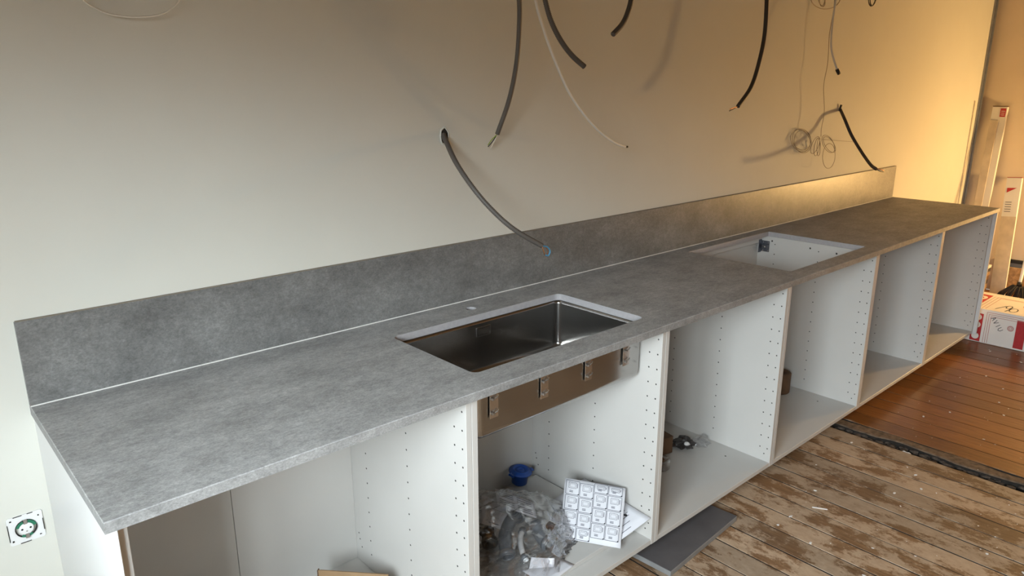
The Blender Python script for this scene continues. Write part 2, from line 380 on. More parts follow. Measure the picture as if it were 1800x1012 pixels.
nbox('top_edge', plain('brown_cut_edge', (.22, .19, .15), .6), bs, .002, L-.004, -TS+.0008, -.0008, H+HS+.0002, H+HS+.0016, 0)

# ------------------------------------------------------------------ base cabinets
CF = -.613                       # plane of the carcase fronts
P = [.0205, .816, 1.605, 2.387, 3.203, 4.038, 4.865]
ZB = .080; ZT = H-TB-.0005; T = .018; YB = -.004
names = ['white open base cabinet at the near end, with a brown cardboard piece on its floor', 'white open base cabinet under the sink with plastic bag and papers inside',
         'white open base cabinet just past the sink with a small brown box inside', 'white open base cabinet beneath the hob cut-out with a metal bracket',
         'empty white open base cabinet, second from the far end', 'empty white open base cabinet at the far end of the row']
holez = [H-.060-.0507*i for i in range(14)]
def side_holes(parent, xf, sgn, extra=False):
    bm = bmesh.new()
    for y in (-.117, -.343, -.565, -.597):
        for z in holez:
            lathe(bm, [(.0028, 0), (.0026, .0004), (.0004, .0001)], Matrix.Translation((xf, y, z)) @ Matrix.Rotation(math.radians(90*sgn), 4, 'Y'), 8)
    for y, z in ((-.045, ZB+.12), (-.06, ZB+.075), (-.05, ZB+.10), (-.585, ZB+.05)):
        lathe(bm, [(.0028, 0), (.0026, .0004), (.0004, .0001)], Matrix.Translation((xf, y, z)) @ Matrix.Rotation(math.radians(90*sgn), 4, 'Y'), 8)
    h = link('pin_holes', bm, M_hole, parent); h['kind'] = 'stuff'
for i in range(6):
    x0, x1 = P[i]+.0003, P[i+1]-.0003
    t = thing('base_cabinet', names[i], 'cabinet', 'white base cabinets in a row under the worktop')
    sl = nbox('side_panel', M_cab, t, x0, x0+T, CF, YB, ZB, ZT, .0008); side_holes(sl, x0+T, 1)
    sr = nbox('side_panel', M_cab, t, x1-T, x1, CF, YB, ZB, ZT, .0008); side_holes(sr, x1-T, -1)
    nbox('bottom_panel', M_cab, t, x0+T+.0002, x1-T-.0002, CF+.001, YB, ZB, ZB+T, .0008)
    bk = -.026
    xm = (x0+x1)/2
    nbox('back_panel', M_cab, t, x0+T+.0002, xm-.0007, bk, bk+.004, ZB+T+.0002, ZT, .0006)
    nbox('back_panel', M_cab, t, xm+.0007, x1-T-.0002, bk, bk+.004, ZB+T+.0002, ZT, .0006)
    if i != 1:
        nbox('rear_rail', M_cab, t, x0+T+.0003, x1-T-.0003, bk-.018, bk-.0005, ZT-.035, ZT-.0005, .0008)
    if i in (2, 3):   # rows of small fixing holes in the bottom panel
        bm = bmesh.new()
        for x, y in ((x1-.10, -.46), (x0+.17, -.46), (x1-.10, -.12), (x0+.17, -.12)):
            lathe(bm, [(.004, 0), (.0038, .0004), (.0004, .0001)], Matrix.Translation((x, y, ZB+T)), 8)
        link('fixing_holes', bm, M_hole, t)['kind'] = 'stuff'
    for lx in (x0+.07, x1-.07):
        for ly in (CF+.15, YB-.09):
            bm = bmesh.new(); r = lathe(bm, [(.030, 0), (.030, .008), (.018, .014), (.018, .06), (.026, .066), (.026, ZB-.0005)], Matrix.Translation((lx, ly, .0003)), 16)
            bm.faces.new(r[0][::-1]); bm.faces.new(r[-1]); link('leg', bm, M_foot, t)
    if i == 3:
        # suspension bracket in the rear corner
        br = thing('hanging_bracket', None, None); br.parent = t
        xs = x1-T-.0005
        bm = bmesh.new(); box(bm, xs-.0025, xs, -.088, -.045, H-.104, H-.048, .001); box(bm, xs-.03, xs-.0028, -.046, -.044, H-.108, H-.042, .0005)
        box(bm, xs-.013, xs-.0028, -.086, -.05, H-.088, H-.066, .003)
        bpl = link('bracket_plate', bm, M_dzinc, br); tag(bpl, 'dull metal plate')
        for y, z in ((-.082, H-.098), (-.082, H-.056), (-.055, H-.098), (-.055, H-.056)):
            bm = bmesh.new(); disc(bm, (xs-.0031, y, z), (-1, 0, 0), .0035, 10); link('screw', bm, M_zinc, br)
        bm = bmesh.new(); lathe(bm, [(.006, 0), (.006, .003), (.001, .004)], Matrix.Translation((xs-.0135, -.068, H-.077)) @ Matrix.Rotation(math.radians(-90), 4, 'Y'), 12); link('screw', bm, M_zinc, br)
        bm = bmesh.new()
        for y, z in ((-.10, H-.045), (-.30, H-.05), (-.43, H-.055)):
            lathe(bm, [(.0045, 0), (.004, .0005), (.0004, .0001)], Matrix.Translation((x1-T, y, z)) @ Matrix.Rotation(math.radians(-90), 4, 'Y'), 8)
        link('fixing_holes', bm, M_hole, t)['kind'] = 'stuff'
tag(nbox('cover_panel', M_cover, None, .004, .020, D+.002, -.0006, .0005, ZT, .001), 'white cover panel closing the near left end of the cabinet row', 'panel')
tag(nbox('cover_panel', M_cover, None, 4.8653, 4.8813, D+.002, -.0006, ZB-.004, ZT, .001), 'white cover panel closing the far end of the cabinet row', 'panel')

# ------------------------------------------------------------------ sink
sk = thing('kitchen_sink', 'undermounted rectangular stainless steel sink set in the worktop cut-out', 'sink')
bm = bmesh.new()
def ring(x0, x1, y0, y1, r, z): return [bm.verts.new((p.x, p.y, z)) for p in rrect(x0, x1, y0, y1, r, 6)]
zt = H-TB-.0022; o_ = .0025; R = .024
prof = [(-.0045, zt, .028), (o_-.0045, zt-.0005, .026), (o_-.0035, zt-.004, .026)]
rings = [ring(SX0-.0005, SX1+.0015, SY0-.014, SY1+.014, .03, zt)]
rings.append(ring(SX0+.0012, SX1-.0012, SY0-.0025, SY1+.0025, .024, zt-.0006))
zb = H-.200
rings.append(ring(SX0+.002, SX1-.002, SY0-.0015, SY1+.0015, .024, zt-.01))
rings.append(ring(SX0+.004, SX1-.004, SY0+.000, SY1-.000, .025, zb+.025))
for k in range(1, 6):
    a = math.radians(90*k/5); d = .004 + .022*(1-math.cos(a)); dz = .025*(1-math.sin(a))
    rings.append(ring(SX0+d, SX1-d, SY0+d-.004, SY1-d+.004, .024, zb+dz))
for a, b_ in zip(rings, rings[1:]): loop_join(bm, a, b_, 0, True)
f = bm.faces.new(rings[-1]);
bmesh.ops.recalc_face_normals(bm, faces=bm.faces)
basin = link('basin', bm, M_steel, sk)
md = basin.modifiers.new('thickness', 'SOLIDIFY'); md.thickness = .0012; md.offset = 1.0
cx, cy = (SX0+SX1)/2, (SY0+SY1)/2+.05
bm = bmesh.new(); lathe(bm, [(.057, 0.0), (.056, .003), (.048, .003), (.044, .001), (.012, .0008), (.0005, .0008)], Matrix.Translation((cx, cy, zb+.0004)), 28); link('drain', bm, M_steel2, sk)
ov = thing('overflow', None, None); ov.parent = sk
yf = SY1-.0006
bm = bmesh.new(); ox, oz = 1.232, H-.060
a = [bm.verts.new((ox+p.x, yf-.0012, oz+p.y)) for p in rrect(-.031, .031, -.017, .017, .003, 3)]
b1 = [bm.verts.new((ox+p.x, yf-.0042, oz+p.y)) for p in rrect(-.030, .030, -.016, .016, .003, 3)]
c1 = [bm.verts.new((ox+p.x, yf-.0042, oz+p.y)) for p in rrect(-.027, .027, -.013, .013, .002, 3)]
d1 = [bm.verts.new((ox+p.x, yf-.0015, oz+p.y)) for p in rrect(-.0265, .0265, -.0125, .0125, .002, 3)]
loop_join(bm, a, b1); loop_join(bm, b1, c1); loop_join(bm, c1, d1); bmesh.ops.recalc_face_normals(bm, faces=bm.faces); link('overflow_frame', bm, M_steel2, ov)
nbox('overflow_plate', M_steel2, ov, ox-.023, ox+.023, yf-.0035, yf-.0022, oz-.0095, oz+.0095, .0003)
yc = SY0-.0042
for (ux, uy), (lx, ly) in (((871, 701), (872, 726)), ((961, 670), (960, 692)), ((1039, 641), (1037, 661)), ((1105, 616), (1103, 635))):
    hu, hl = at(ux, uy, 1, yc-.01), at(lx, ly, 1, yc-.01); x = (hu.x+hl.x)/2
    cl = thing('mounting_clip', None, None); cl.parent = sk
    nbox('clip_plate', M_steel2, cl, x-.014, x+.016, yc-.0022, yc, hl.z-.016, H-TB-.004, .0004)
    for z in (hu.z, hl.z):
        bm = bmesh.new(); box(bm, x-.010, x-.001, yc-.010, yc-.0024, z-.004, z+.003, .001)
        tube(bm, [Vector((x-.004, yc-.007, z)), Vector((x+.009, yc-.007, z+.003)), Vector((x+.012, yc-.007, z+.008))], .0016, 6)
        link('hook', bm, M_zinc, cl)

# ------------------------------------------------------------------ things in the cabinets
ZF = ZB+T+.0006
def sheet(name, corners, m, parent, nx=8, ny=8, warp=.003, thick=.0003, seed=0):
    """paper from its four corners TL, TR, BR, BL, slightly waved; returns the object and a function (u, v, lift) -> point"""
    TL, TR, BR, BL = [Vector(c) for c in corners]; n = (TR-TL).cross(BL-TL).normalized()
    if n.dot(CAM-TL) < 0: n = -n
    def pt(u, v, lift=0):
        q = (TL*(1-u)+TR*u)*(1-v) + (BL*(1-u)+BR*u)*v
        return q + n*(warp*math.sin(u*3.1+seed)*math.cos(v*2.3+seed*2) + lift)
    bm = bmesh.new(); g = [[bm.verts.new(pt(i/nx, j/ny)) for i in range(nx+1)] for j in range(ny+1)]
    for j in range(ny):
        for i in range(nx): bm.faces.new((g[j][i], g[j][i+1], g[j+1][i+1], g[j+1][i]))
    o = link(name, bm, m, parent, True); s = o.modifiers.new('thickness', 'SOLIDIFY'); s.thickness = thick; s.offset = -1 if (g and (TR-TL).cross(BL-TL).dot(n) > 0) else 1
    return o, pt
def stroke(bm, pt, pts, wd, lift=.0007):
    """flat inked line on a sheet through (u, v) points"""
    for (u0, v0), (u1, v1) in zip(pts, pts[1:]):
        du, dv = u1-u0, v1-v0; l = math.hypot(du, dv) or 1; nx, ny = -dv/l*wd, du/l*wd
        k = max(1, int(l/.12))
        for s in range(k):
            a, b_ = s/k, (s+1)/k
            q = [(u0+du*a+nx, v0+dv*a+ny), (u0+du*a-nx, v0+dv*a-ny), (u0+du*b_-nx, v0+dv*b_-ny), (u0+du*b_+nx, v0+dv*b_+ny)]
            bm.faces.new([bm.verts.new(pt(x, y, lift)) for x, y in q])
def srect(bm, pt, u0, u1, v0, v1, wd, lift=.0007): stroke(bm, pt, [(u0, v0), (u1, v0), (u1, v1), (u0, v1), (u0, v0)], wd, lift)
def fill(bm, pt, poly, lift): bm.faces.new([bm.verts.new(pt(u, v, lift)) for u, v in poly])

# white board lying on the sink cabinet's bottom
tag(nbox('loose_shelf', M_cab, None, P[1]+T+.012, P[2]-T-.012, -.545, -.06, ZF, ZF+.018, .001), 'loose white shelf board lying flat on the sink cabinet floor', 'shelf')
ZS = ZF+.0186
# instruction sheets
R2 = at(1144, 910, 0, 1.580); B2 = at(1075, 961, 2, ZS+.003); T2 = at(1027, 840, 0, 1.578)
sh2 = thing('instruction_sheet', 'white text sheet with small round symbols leaning on the cabinet side behind the drawings', 'paper', 'papers in the sink cabinet')
_, p2 = sheet('paper', [T2, R2, B2, T2+B2-R2], M_paper, sh2, warp=.002)
bm = bmesh.new()
for k in range(7): stroke(bm, p2, [(.52+.04*k, .16), (.52+.04*k, .62-.03*k)], .0035)
for k in range(3): stroke(bm, p2, [(.80+.07*k, .20+.1*k), (.80+.07*k, .97)], .004)
link('printed_text', bm, M_ink, sh2)['kind'] = 'stuff'
bm = bmesh.new()
for u, v in ((.78, .25), (.76, .56), (.90, .60)):
    fill(bm, p2, [(u+.022*math.cos(a*math.pi/5), v+.03*math.sin(a*math.pi/5)) for a in range(10)], .0008)
link('round_symbols', bm, M_inkb, sh2)['kind'] = 'stuff'
BRp = at(1092, 963, 2, ZS+.002) + Vector((-.004, -.0, 0)); TRp = at(1100, 858, 0, 1.566); BLp = at(984, 944, 2, ZS+.002)
sh1 = thing('instruction_sheet', 'large white sheet printed with a grid of line drawings leaning in the sink cabinet', 'paper', 'papers in the sink cabinet')
TLp = TRp + (BLp-BRp)*1.04 + Vector((0, 0, .004))
_, p1 = sheet('paper', [TLp, TRp, BRp, BLp], M_paper, sh1, warp=.003, seed=1)
bm = bmesh.new(); bk = bmesh.new()
for c in range(4):
    for r in range(4):
        off = (0, .02, -.1, -.1)[c]; u0, u1 = .03+.235*c, .25+.235*c; v0, v1 = .03+.25*r+off, .26+.25*r+off
        if v1 > .99: v1 = .985
        if v0 < .01: v0 = .012
        srect(bm, p1, u0, u1, v0, v1, .0042)
        h = v1-v0
        if h > .12:
            srect(bm, p1, u0+.045, u1-.05, v0+.03, v0+.03+h*.42, .003); srect(bm, p1, u0+.065, u1-.07, v0+.05, v0+.03+h*.34, .0018)
            stroke(bm, p1, [(u0+.06, v1-.04), (u1-.10, v1-.04)], .006); stroke(bm, p1, [(u0+.06, v1-.06), (u1-.10, v1-.06)], .005); stroke(bm, p1, [(u1-.03, v0+.04), (u1-.03, v0+h*.5)], .005)
        fill(bk, p1, [(u1, v1), (u1-.028, v1), (u1, v1-.028)], .0009)
link('printed_drawings', bm, M_ink, sh1)['kind'] = 'stuff'; link('corner_marks', bk, M_inkb, sh1)['kind'] = 'stuff'
a0 = at(935, 1000, 2, ZS); a1 = at(1004, 975, 2, ZS)
q = [at(918, 1003, 2, ZS+.001), at(975, 975, 2, ZS+.001), at(1010, 992, 2, ZS+.001), at(960, 1030, 2, ZS+.001)]
tag(sheet('folded_leaflet', q, M_paper, None, warp=.001)[0], 'small white folded leaflet flat on the shelf board in front of the bag', 'paper', 'papers in the sink cabinet')
q = [at(934, 979, 2, ZS+.048), at(975, 981, 2, ZS+.048), at(974, 997, 2, ZS+.012), at(930, 999, 2, ZS+.012)]
tag(sheet('blank_card', q, M_paper, None, warp=.001)[0], 'blank white card propped against the front of the plastic bag', 'card', 'papers in the sink cabinet')

# clear bag with plumbing parts
BC = Vector((1.145, -.315, ZS)); BR_ = Vector((.255, .205, .165))
bm = bmesh.new(); bmesh.ops.create_icosphere(bm, subdivisions=6, radius=1.0)
for v in bm.verts:
    n = v.co.normalized(); s = 1.0
    a = noise.noise(n*1.7+Vector((3, 1, 2))); s += .16*a
    rg = 1-abs(noise.noise(n*4.3+Vector((1, 7, 4)))); s += .10*(rg**3-.4)
    rg = 1-abs(noise.noise(n*8+Vector((5, 2, 9)))); s += .05*(rg**4-.4)
    z = n.z*s
    p = Vector((n.x*s*BR_.x, n.y*s*BR_.y, z*BR_.z))
    tip = max(0, n.x*.75-n.y*.45)              # the bag's mouth trails to the right
    p.x += .07*tip**3; p.z *= (1-.35*tip**2)
    p.z = max(p.z*(1.0 if p.z > 0 else .0), -.0) + .0005 + .02*max(0, n.z*0)
    if n.z <= 0: p.z = .0006 + .05*(1+n.z)*0
    p.z += .09*max(0, -n.z*.0)
    v.co = BC + p
bmesh.ops.remove_doubles(bm, verts=bm.verts, dist=.0004)
link('plastic_bag', bm, M_film, None, True)
tag(bpy.data.objects['plastic_bag'], 'crumpled clear plastic bag of grey plumbing parts in the sink cabinet', 'bag')
def pipe(name, label, pts, r, m, inner=True, rim=None):
    t = thing(name, label, 'pipe', 'grey plumbing parts inside the clear bag')
    pa = spline(pts, 10); bm = bmesh.new(); tube(bm, pa, r, 20, cap=False); o = link('pipe_wall', bm, m, t, True)
    md = o.modifiers.new('thickness', 'SOLIDIFY'); md.thickness = .0025; md.offset = -1
    for e, q in ((0, 1), (-1, -2)):
        bm = bmesh.new(); d = (pa[e]-pa[q]).normalized(); tube(bm, [pa[e]-d*.02, pa[e]-d*.0196, pa[e]-d*.004, pa[e]-d*.0036], lambda i: r+(.001, .005, .005, .001)[i], 16, cap=False)
        link('nut_ring', bm, M_greyp if rim is None else rim, t, True)
    return t
z0 = ZS+.03
pipe('siphon_elbow', 'grey plastic elbow pipe with open round end toward the front of bag', [at(968, 958, 2, z0+.005), at(957, 948, 2, z0+.008), at(948, 934, 2, z0+.02), at(942, 915, 2, z0+.045)], .024, M_greyp)
pipe('siphon_trap', 'thick curved grey trap pipe bending through the middle of bag', [at(893, 980, 2, z0), at(887, 945, 2, z0+.03), at(898, 915, 2, z0+.05), at(915, 903, 2, z0+.045)], .021, M_greyp)
pipe('overflow_hose', 'thin pale hose looped at the left inside the bag', [at(925, 985, 2, z0-.015), at(917, 965, 2, z0+.0), at(915, 945, 2, z0+.015), at(920, 930, 2, z0+.02)], .009, M_wplast)
pipe('dark_coupling', 'dark short coupling pipe at the left edge of bag', [at(862, 958, 2, z0+.0), at(858, 940, 2, z0+.01), at(852, 925, 2, z0+.015)], .022, M_dgrey, rim=M_dgrey)
pipe('brown_coupling', 'dark reddish coupling pipe near the bag mouth beside drawings', [at(968, 930, 2, z0+.01), at(976, 916, 2, z0+.015), at(982, 903, 2, z0+.012)], .015, plain('reddish_dark_plastic', (.10, .05, .045), .45), rim=M_dgrey)
# leaflets in the bag
q = [at(868, 862, 2, ZS+.13), at(912, 858, 2, ZS+.12), at(944, 902, 2, ZS+.085), at(872, 885, 2, ZS+.12)]
q = [at(870, 857, 2, ZS+.135), at(938, 884, 2, ZS+.105), at(944, 909, 2, ZS+.095), at(874, 887, 2, ZS+.12)]
lf = thing('text_label', 'white label printed with blocks of small text on top of bag', 'label', 'leaflets packed with the plumbing parts')
_, pp = sheet('paper', q, M_paper, lf, warp=.004, seed=2); bm = bmesh.new()
for c in range(2):
    for k in range(7):
        if k != 3: stroke(bm, pp, [(.08+.47*c, .12+.12*k), (.46+.46*c, .12+.12*k)], .022)
link('printed_text', bm, M_ink, lf)['kind'] = 'stuff'
q = [at(846, 868, 2, ZS+.11), at(915, 893, 2, ZS+.095), at(886, 932, 2, ZS+.075), at(846, 920, 2, ZS+.09)]
lf = thing('blank_leaflet', 'plain pale leaflet tucked under the text label at bag left', 'paper', 'leaflets packed with the plumbing parts')
_, pp = sheet('paper', q, M_paper, lf, warp=.004, seed=3); bm = bmesh.new()
stroke(bm, pp, [(.3, .88), (.7, .88)], .012); stroke(bm, pp, [(.3, .35), (.8, .35)], .004); link('printed_text', bm, M_ink, lf)['kind'] = 'stuff'
# blue cap
bc = thing('blue_cap', 'round blue plastic cap with a collar behind the bag', 'cap')
c = at(915, 827, 2, ZS+.0562)
Mc = Matrix.Translation((c.x, c.y, c.z)) @ Matrix.Rotation(math.radians(6), 4, Vector((1, .35, 0)))
bm = bmesh.new(); r = lathe(bm, [(.024, -.055), (.030, -.05), (.032, -.006), (.045, -.004), (.045, .0), (.034, .002), (.031, .008), (.028, .009), (.026, .002), (.016, .001), (.0145, .006), (.011, .006), (.009, .001), (.001, .001)], Mc, 32)
bm.faces.new(r[0][::-1]); link('cap_body', bm, M_bluecap, bc, True)
for a_ in (185, -20):
    bm = bmesh.new(); box(bm, .038, .054, -.010, .010, -.004, .0005, .002, 0, Mc @ Matrix.Rotation(math.radians(a_), 4, 'Z')); link('lug', bm, M_bluecap, bc)
bc.location.z = ZS+.0004-min(v.co.z for v in bc.children[0].data.vertices)

# flattened cardboard leaning low in the first cabinet
A_, B_ = at(560, 1001, 2, ZF+.125), at(683, 1009, 2, ZF+.125)
dx = B_-A_; Lb = dx.length; ang = math.atan2(dx.y, dx.x)
cb = thing('cardboard_sheet', 'low folded brown cardboard piece standing on the floor of the nearest cabinet', 'cardboard', None, (A_.x, A_.y, ZF), ang)
Ml = Matrix.Rotation(math.radians(8), 4, 'X')
nbox('front_layer', M_card, cb, 0, Lb, -.004, 0, .001, .1255, .0004); nbox('back_layer', M_card, cb, .004, Lb-.002, .003, .007, .001, .121, .0004)
nbox('folded_edge', M_cardd, cb, -.0035, -.0003, -.004, .007, .001, .1245, .0004)
nbox('base_flap', M_card, cb, .002, Lb-.002, -.060, -.0045, .0005, .004, .0004)
# small things in the third cabinet
c = at(1180, 795, 2, ZF)
sb = thing('small_carton', 'small brown carton on the floor of cabinet past the sink', 'box', None, (c.x-.035, c.y+.035, ZF), math.radians(-12))
nbox('carton_body', M_cardd, sb, -.045, .045, -.03, .03, 0, .075, .002)
nbox('carton_flap', M_cardd, sb, -.044, .044, -.0315, .0315, .0752, .0768, .0003)
c = at(1201, 784, 2, ZF)
cr = thing('crumpled_wrapper', 'dark crumpled wrapper around a white plastic piece on cabinet floor', 'wrapper')
bm = bmesh.new(); bmesh.ops.create_icosphere(bm, subdivisions=4, radius=.032, matrix=Matrix.Translation((c.x, c.y, ZF+.016)))
for v in bm.verts:
    d = v.co-Vector((c.x, c.y, ZF+.016)); v.co = Vector((c.x, c.y, ZF+.016)) + Vector((d.x*1.2, d.y*1.2, d.z*.5))*(1+.9*noise.noise(d*70)); v.co.z = max(v.co.z, ZF+.0004)
link('wrapper_film', bm, M_dgrey, cr)
bm = bmesh.new(); bmesh.ops.create_icosphere(bm, subdivisions=3, radius=.015, matrix=Matrix.Translation((c.x-.012, c.y-.026, ZF+.024)) @ Matrix.Rotation(.5, 4, 'Y') @ Matrix.Diagonal((1.25, .7, .7, 1))); link('white_core', bm, M_wplast, cr, True)
c = at(1174, 822, 2, ZF)
jr = thing('tape_roll', 'small roll of clear tape lying behind the divider past the sink', 'tape')
bm = bmesh.new(); lathe(bm, [(.022, 0), (.042, 0), (.044, .003), (.044, .032), (.042, .035), (.022, .035), (.022, 0)], Matrix.Translation((c.x-.02, c.y+.03, ZF)), 28); link('tape_layers', bm, M_film, jr, True)
bm = bmesh.new(); lathe(bm, [(.019, .0002), (.0215, .0002), (.0215, .0348), (.019, .0348), (.019, .0002)], Matrix.Translation((c.x-.02, c.y+.03, ZF)), 24); link('tape_core', bm, M_tape, jr, True)
c = at(1230, 772, 2, ZF)+Vector((-.025, -.02, 0))
bm = bmesh.new(); bmesh.ops.create_icosphere(bm, subdivisions=4, radius=.035, matrix=Matrix.Translation((c.x, c.y, ZF)))
for v in bm.verts:
    d = v.co-Vector((c.x, c.y, ZF)); v.co = Vector((c.x, c.y, ZF)) + Vector((d.x*1.2, d.y, d.z*.8))*(1+.5*noise.noise(d*50)); v.co.z = max(v.co.z, ZF+.0004)
bmesh.ops.remove_doubles(bm, verts=bm.verts, dist=.0005)
tag(link('clear_wrapper', bm, M_film, None), 'small scrap of clear film in the back corner past the sink', 'wrapper')
bm = bmesh.new(); c = at(1222, 783, 2, ZF); bmesh.ops.create_icosphere(bm, subdivisions=2, radius=.006, matrix=Matrix.Translation((c.x, c.y, ZF+.0058)))
tag(link('white_plug', bm, M_wplast, None, True), 'tiny white plastic plug beside the dark crumpled wrapper', 'plug')
# brown roll in the hob cabinet
c = at(1388, 690, 2, ZF)
rl = thing('brown_roll', 'dark brown roll standing on end inside the hob cabinet', 'roll')
bm = bmesh.new(); r = lathe(bm, [(.020, 0), (.050, 0), (.053, .004), (.053, .10), (.050, .104), (.020, .104), (.020, 0)], Matrix.Translation((c.x-.02, c.y+.05, ZF)), 30); link('roll_body', bm, M_cardd, rl, True)

# ------------------------------------------------------------------ slab on the floor
sl = thing('board_offcut', 'slate grey worktop offcut lying on the floor half under the cabinets', 'board', None, (1.585, -.70, .0012), math.radians(3.6))
nbox('board_face', M_offcut, sl, 0, .455, .001, .17, .0202, .0215, 0)
nbox('board_core', M_offe, sl, 0, .455, 0, .17, 0, .020, .001)

# ------------------------------------------------------------------ box, boards and broom at the far end
BX0, BX1, BY1, BY0, BZ = 4.967, 5.425, -.30, -1.22, .222
bx = thing('printed_carton', 'white carton with red print and handwriting on the floor past the worktop', 'box', None)
nbox('carton_body', M_wcard, bx, BX0, BX1, BY0, BY1, .001, BZ, .002)
def fr(u, v, lift=0): return Vector((BX0-lift, u, v))       # front face: u = y, v = z
def tp(u, v, lift=0): return Vector((v, u, BZ+lift))        # top face: u = y, v = x
for F_, q in ((fr, [(-.575, .008), (-.633, .006), (-.633, .19), (-.575, .19)]), (fr, [(-.815, .012), (-.868, .012), (-.868, .19), (-.815, .19)]), (tp, [(-.50, BX0+.02), (-.575, BX0+.02), (-.575, BX1-.07), (-.50, BX1-.07)])):
    bm = bmesh.new(); fill(bm, F_, q, .0006); link('red_panel', bm, M_red, bx)
for F_, y, z, ry, rz_ in ((fr, -.604, .165, .021, .021), (fr, -.604, .115, .021, .021), (fr, -.604, .04, .021, .021), (tp, -.537, BX0+.10, .028, .055), (tp, -.537, BX0+.29, .028, .055)):
    bm = bmesh.new(); fill(bm, F_, [(y+ry*math.cos(k*math.pi/8), z+rz_*math.sin(k*math.pi/8)) for k in range(16)], .0009); link('white_oval', bm, M_wcard, bx)
bm = bmesh.new()
for y, z in ((-.604, .165), (-.604, .115)): stroke(bm, fr, [(y-.008, z-.004), (y, z+.009), (y+.008, z-.004), (y, z-.012)], .0022, .0012)
for y, x_ in ((-.537, BX0+.10), (-.537, BX0+.29)): stroke(bm, tp, [(y-.010, x_-.012), (y, x_+.018), (y+.010, x_-.012)], .003, .0012)
link('handling_symbols', bm, M_red, bx)['kind'] = 'stuff'
bm = bmesh.new()
for k in range(3):
    d = .012*k; stroke(bm, fr, [(-.650-d, .006), (-.650-d, .206-d), (-1.20, .206-d)], .0011)
    stroke(bm, tp, [(-.592-d*1.6, BX0+.02), (-.592-d*1.6, BX1-.09-d), (-1.20, BX1-.09-d)], .0013); 
stroke(bm, tp, [(-.45, BX1-.03), (-1.20, BX1-.03)], .0013)
for y, z in ((-.787, .13),):
    for r_ in (.006, .012, .0165): stroke(bm, fr, [(y+r_*math.cos(k*math.pi/7), z+r_*math.sin(k*math.pi/7)) for k in range(15)], .0014)
y, x_ = -.80, BX0+.24
for r_ in (.007, .016): stroke(bm, tp, [(y+r_*math.cos(k*math.pi/7), x_+1.7*r_*math.sin(k*math.pi/7)) for k in range(15)], .0016)
link('red_lines', bm, M_redl, bx)['kind'] = 'stuff'
bm = bmesh.new()      # handwriting: 190 on top, AVIU on the front
def tw(pts): return [(-.672-.125*a, BX0+.03+.19*b_) for a, b_ in pts]
stroke(bm, tp, tw([(.02, .15), (.28, .75)]), .003, .0009)
stroke(bm, tp, tw([(.44+.12*math.cos(k*math.pi/6), .66+.2*math.sin(k*math.pi/6)) for k in range(13)] + [(.55, .35), (.48, .02)]), .003, .0009)
stroke(bm, tp, tw([(.70+.17*math.cos(k*math.pi/6)+.04, .36+.26*math.sin(k*math.pi/6)) for k in range(13)]), .003, .0009)
def gl(i, pts):
    cx_, cz_ = -.690-.0145*i, .172-.020*i; ca, sa = math.cos(math.radians(-52)), math.sin(math.radians(-52))
    return [(cx_ - (a*ca - b_*sa), cz_ + (a*sa + b_*ca)) for a, b_ in pts]
s = .014
stroke(bm, fr, gl(0, [(-s*.6, -s), (0, s), (s*.6, -s)]), .0016, .0009); stroke(bm, fr, gl(0, [(-s*.35, -s*.1), (s*.35, -s*.1)]), .0014, .0009)
stroke(bm, fr, gl(1, [(-s*.6, s), (0, -s), (s*.6, s)]), .0016, .0009)
stroke(bm, fr, gl(2, [(0, s), (0, -s)]), .0016, .0009)
stroke(bm, fr, gl(3, [(-s*.6, s), (-s*.6, -s*.4), (0, -s), (s*.6, -s*.4), (s*.6, s)]), .0016, .0009)
link('handwriting', bm, M_inkb, bx)['kind'] = 'stuff'

def leaning(name, label, ptop_l, ptop_r, pbot, xw, xf, m, thick, print_fn):
    tl, tr = at(*ptop_l, 0, xw), at(*ptop_r, 0, xw)
    wid = abs(tl.y-tr.y); z = (tl.z+tr.z)/2; yb = at(*pbot, 0, xf).y
    t = thing(name, label, 'package')
    lean = math.atan2(xw-xf, z); sidel = math.atan2(tl.y-yb, z); Ln = math.sqrt(z*z+(xw-xf)**2)
    M = Matrix.Translation((xf, yb, .002)) @ Matrix.Rotation(-sidel, 4, 'X') @ Matrix.Rotation(lean, 4, 'Y')
    nbox('sleeve', m, t, 0, thick, -wid, 0, 0, Ln, .002, M)
    print_fn(t, M, wid, Ln); return t
def pr1(t, M, wd, Ln):
    bm = bmesh.new(); box(bm, .0005, .03, -wd, 0, Ln+.0003, Ln+.006, 0, 0, M); tag(link('end_cap', bm, M_cardd, t), 'dark end cap')
    bm = bmesh.new(); box(bm, -.0012, -.0002, -wd+.008, -wd+.045, Ln-.075, Ln-.012, 0, 0, M); link('red_label', bm, M_red, t)
    bm = bmesh.new()
    for k in range(3): box(bm, -.0018, -.0014, -wd+.014, -wd+.039, Ln-.035-.014*k, Ln-.031-.014*k, 0, 0, M)
    link('label_print', bm, M_wpack, t)['kind'] = 'stuff'
    bm = bmesh.new(); box(bm, -.009, -.0004, -.0+.0-wd*.55, -.001, .02, Ln-.10, .001, 0, M); tag(link('front_flap', bm, M_dpack, t), 'yellowish flap')
leaning('tall_flat_package', 'tall narrow white package with small red label leaning on end wall', (1745, 188), (1772, 188), (1690, 470), 6.41, 6.30, M_wpack, .03, pr1)
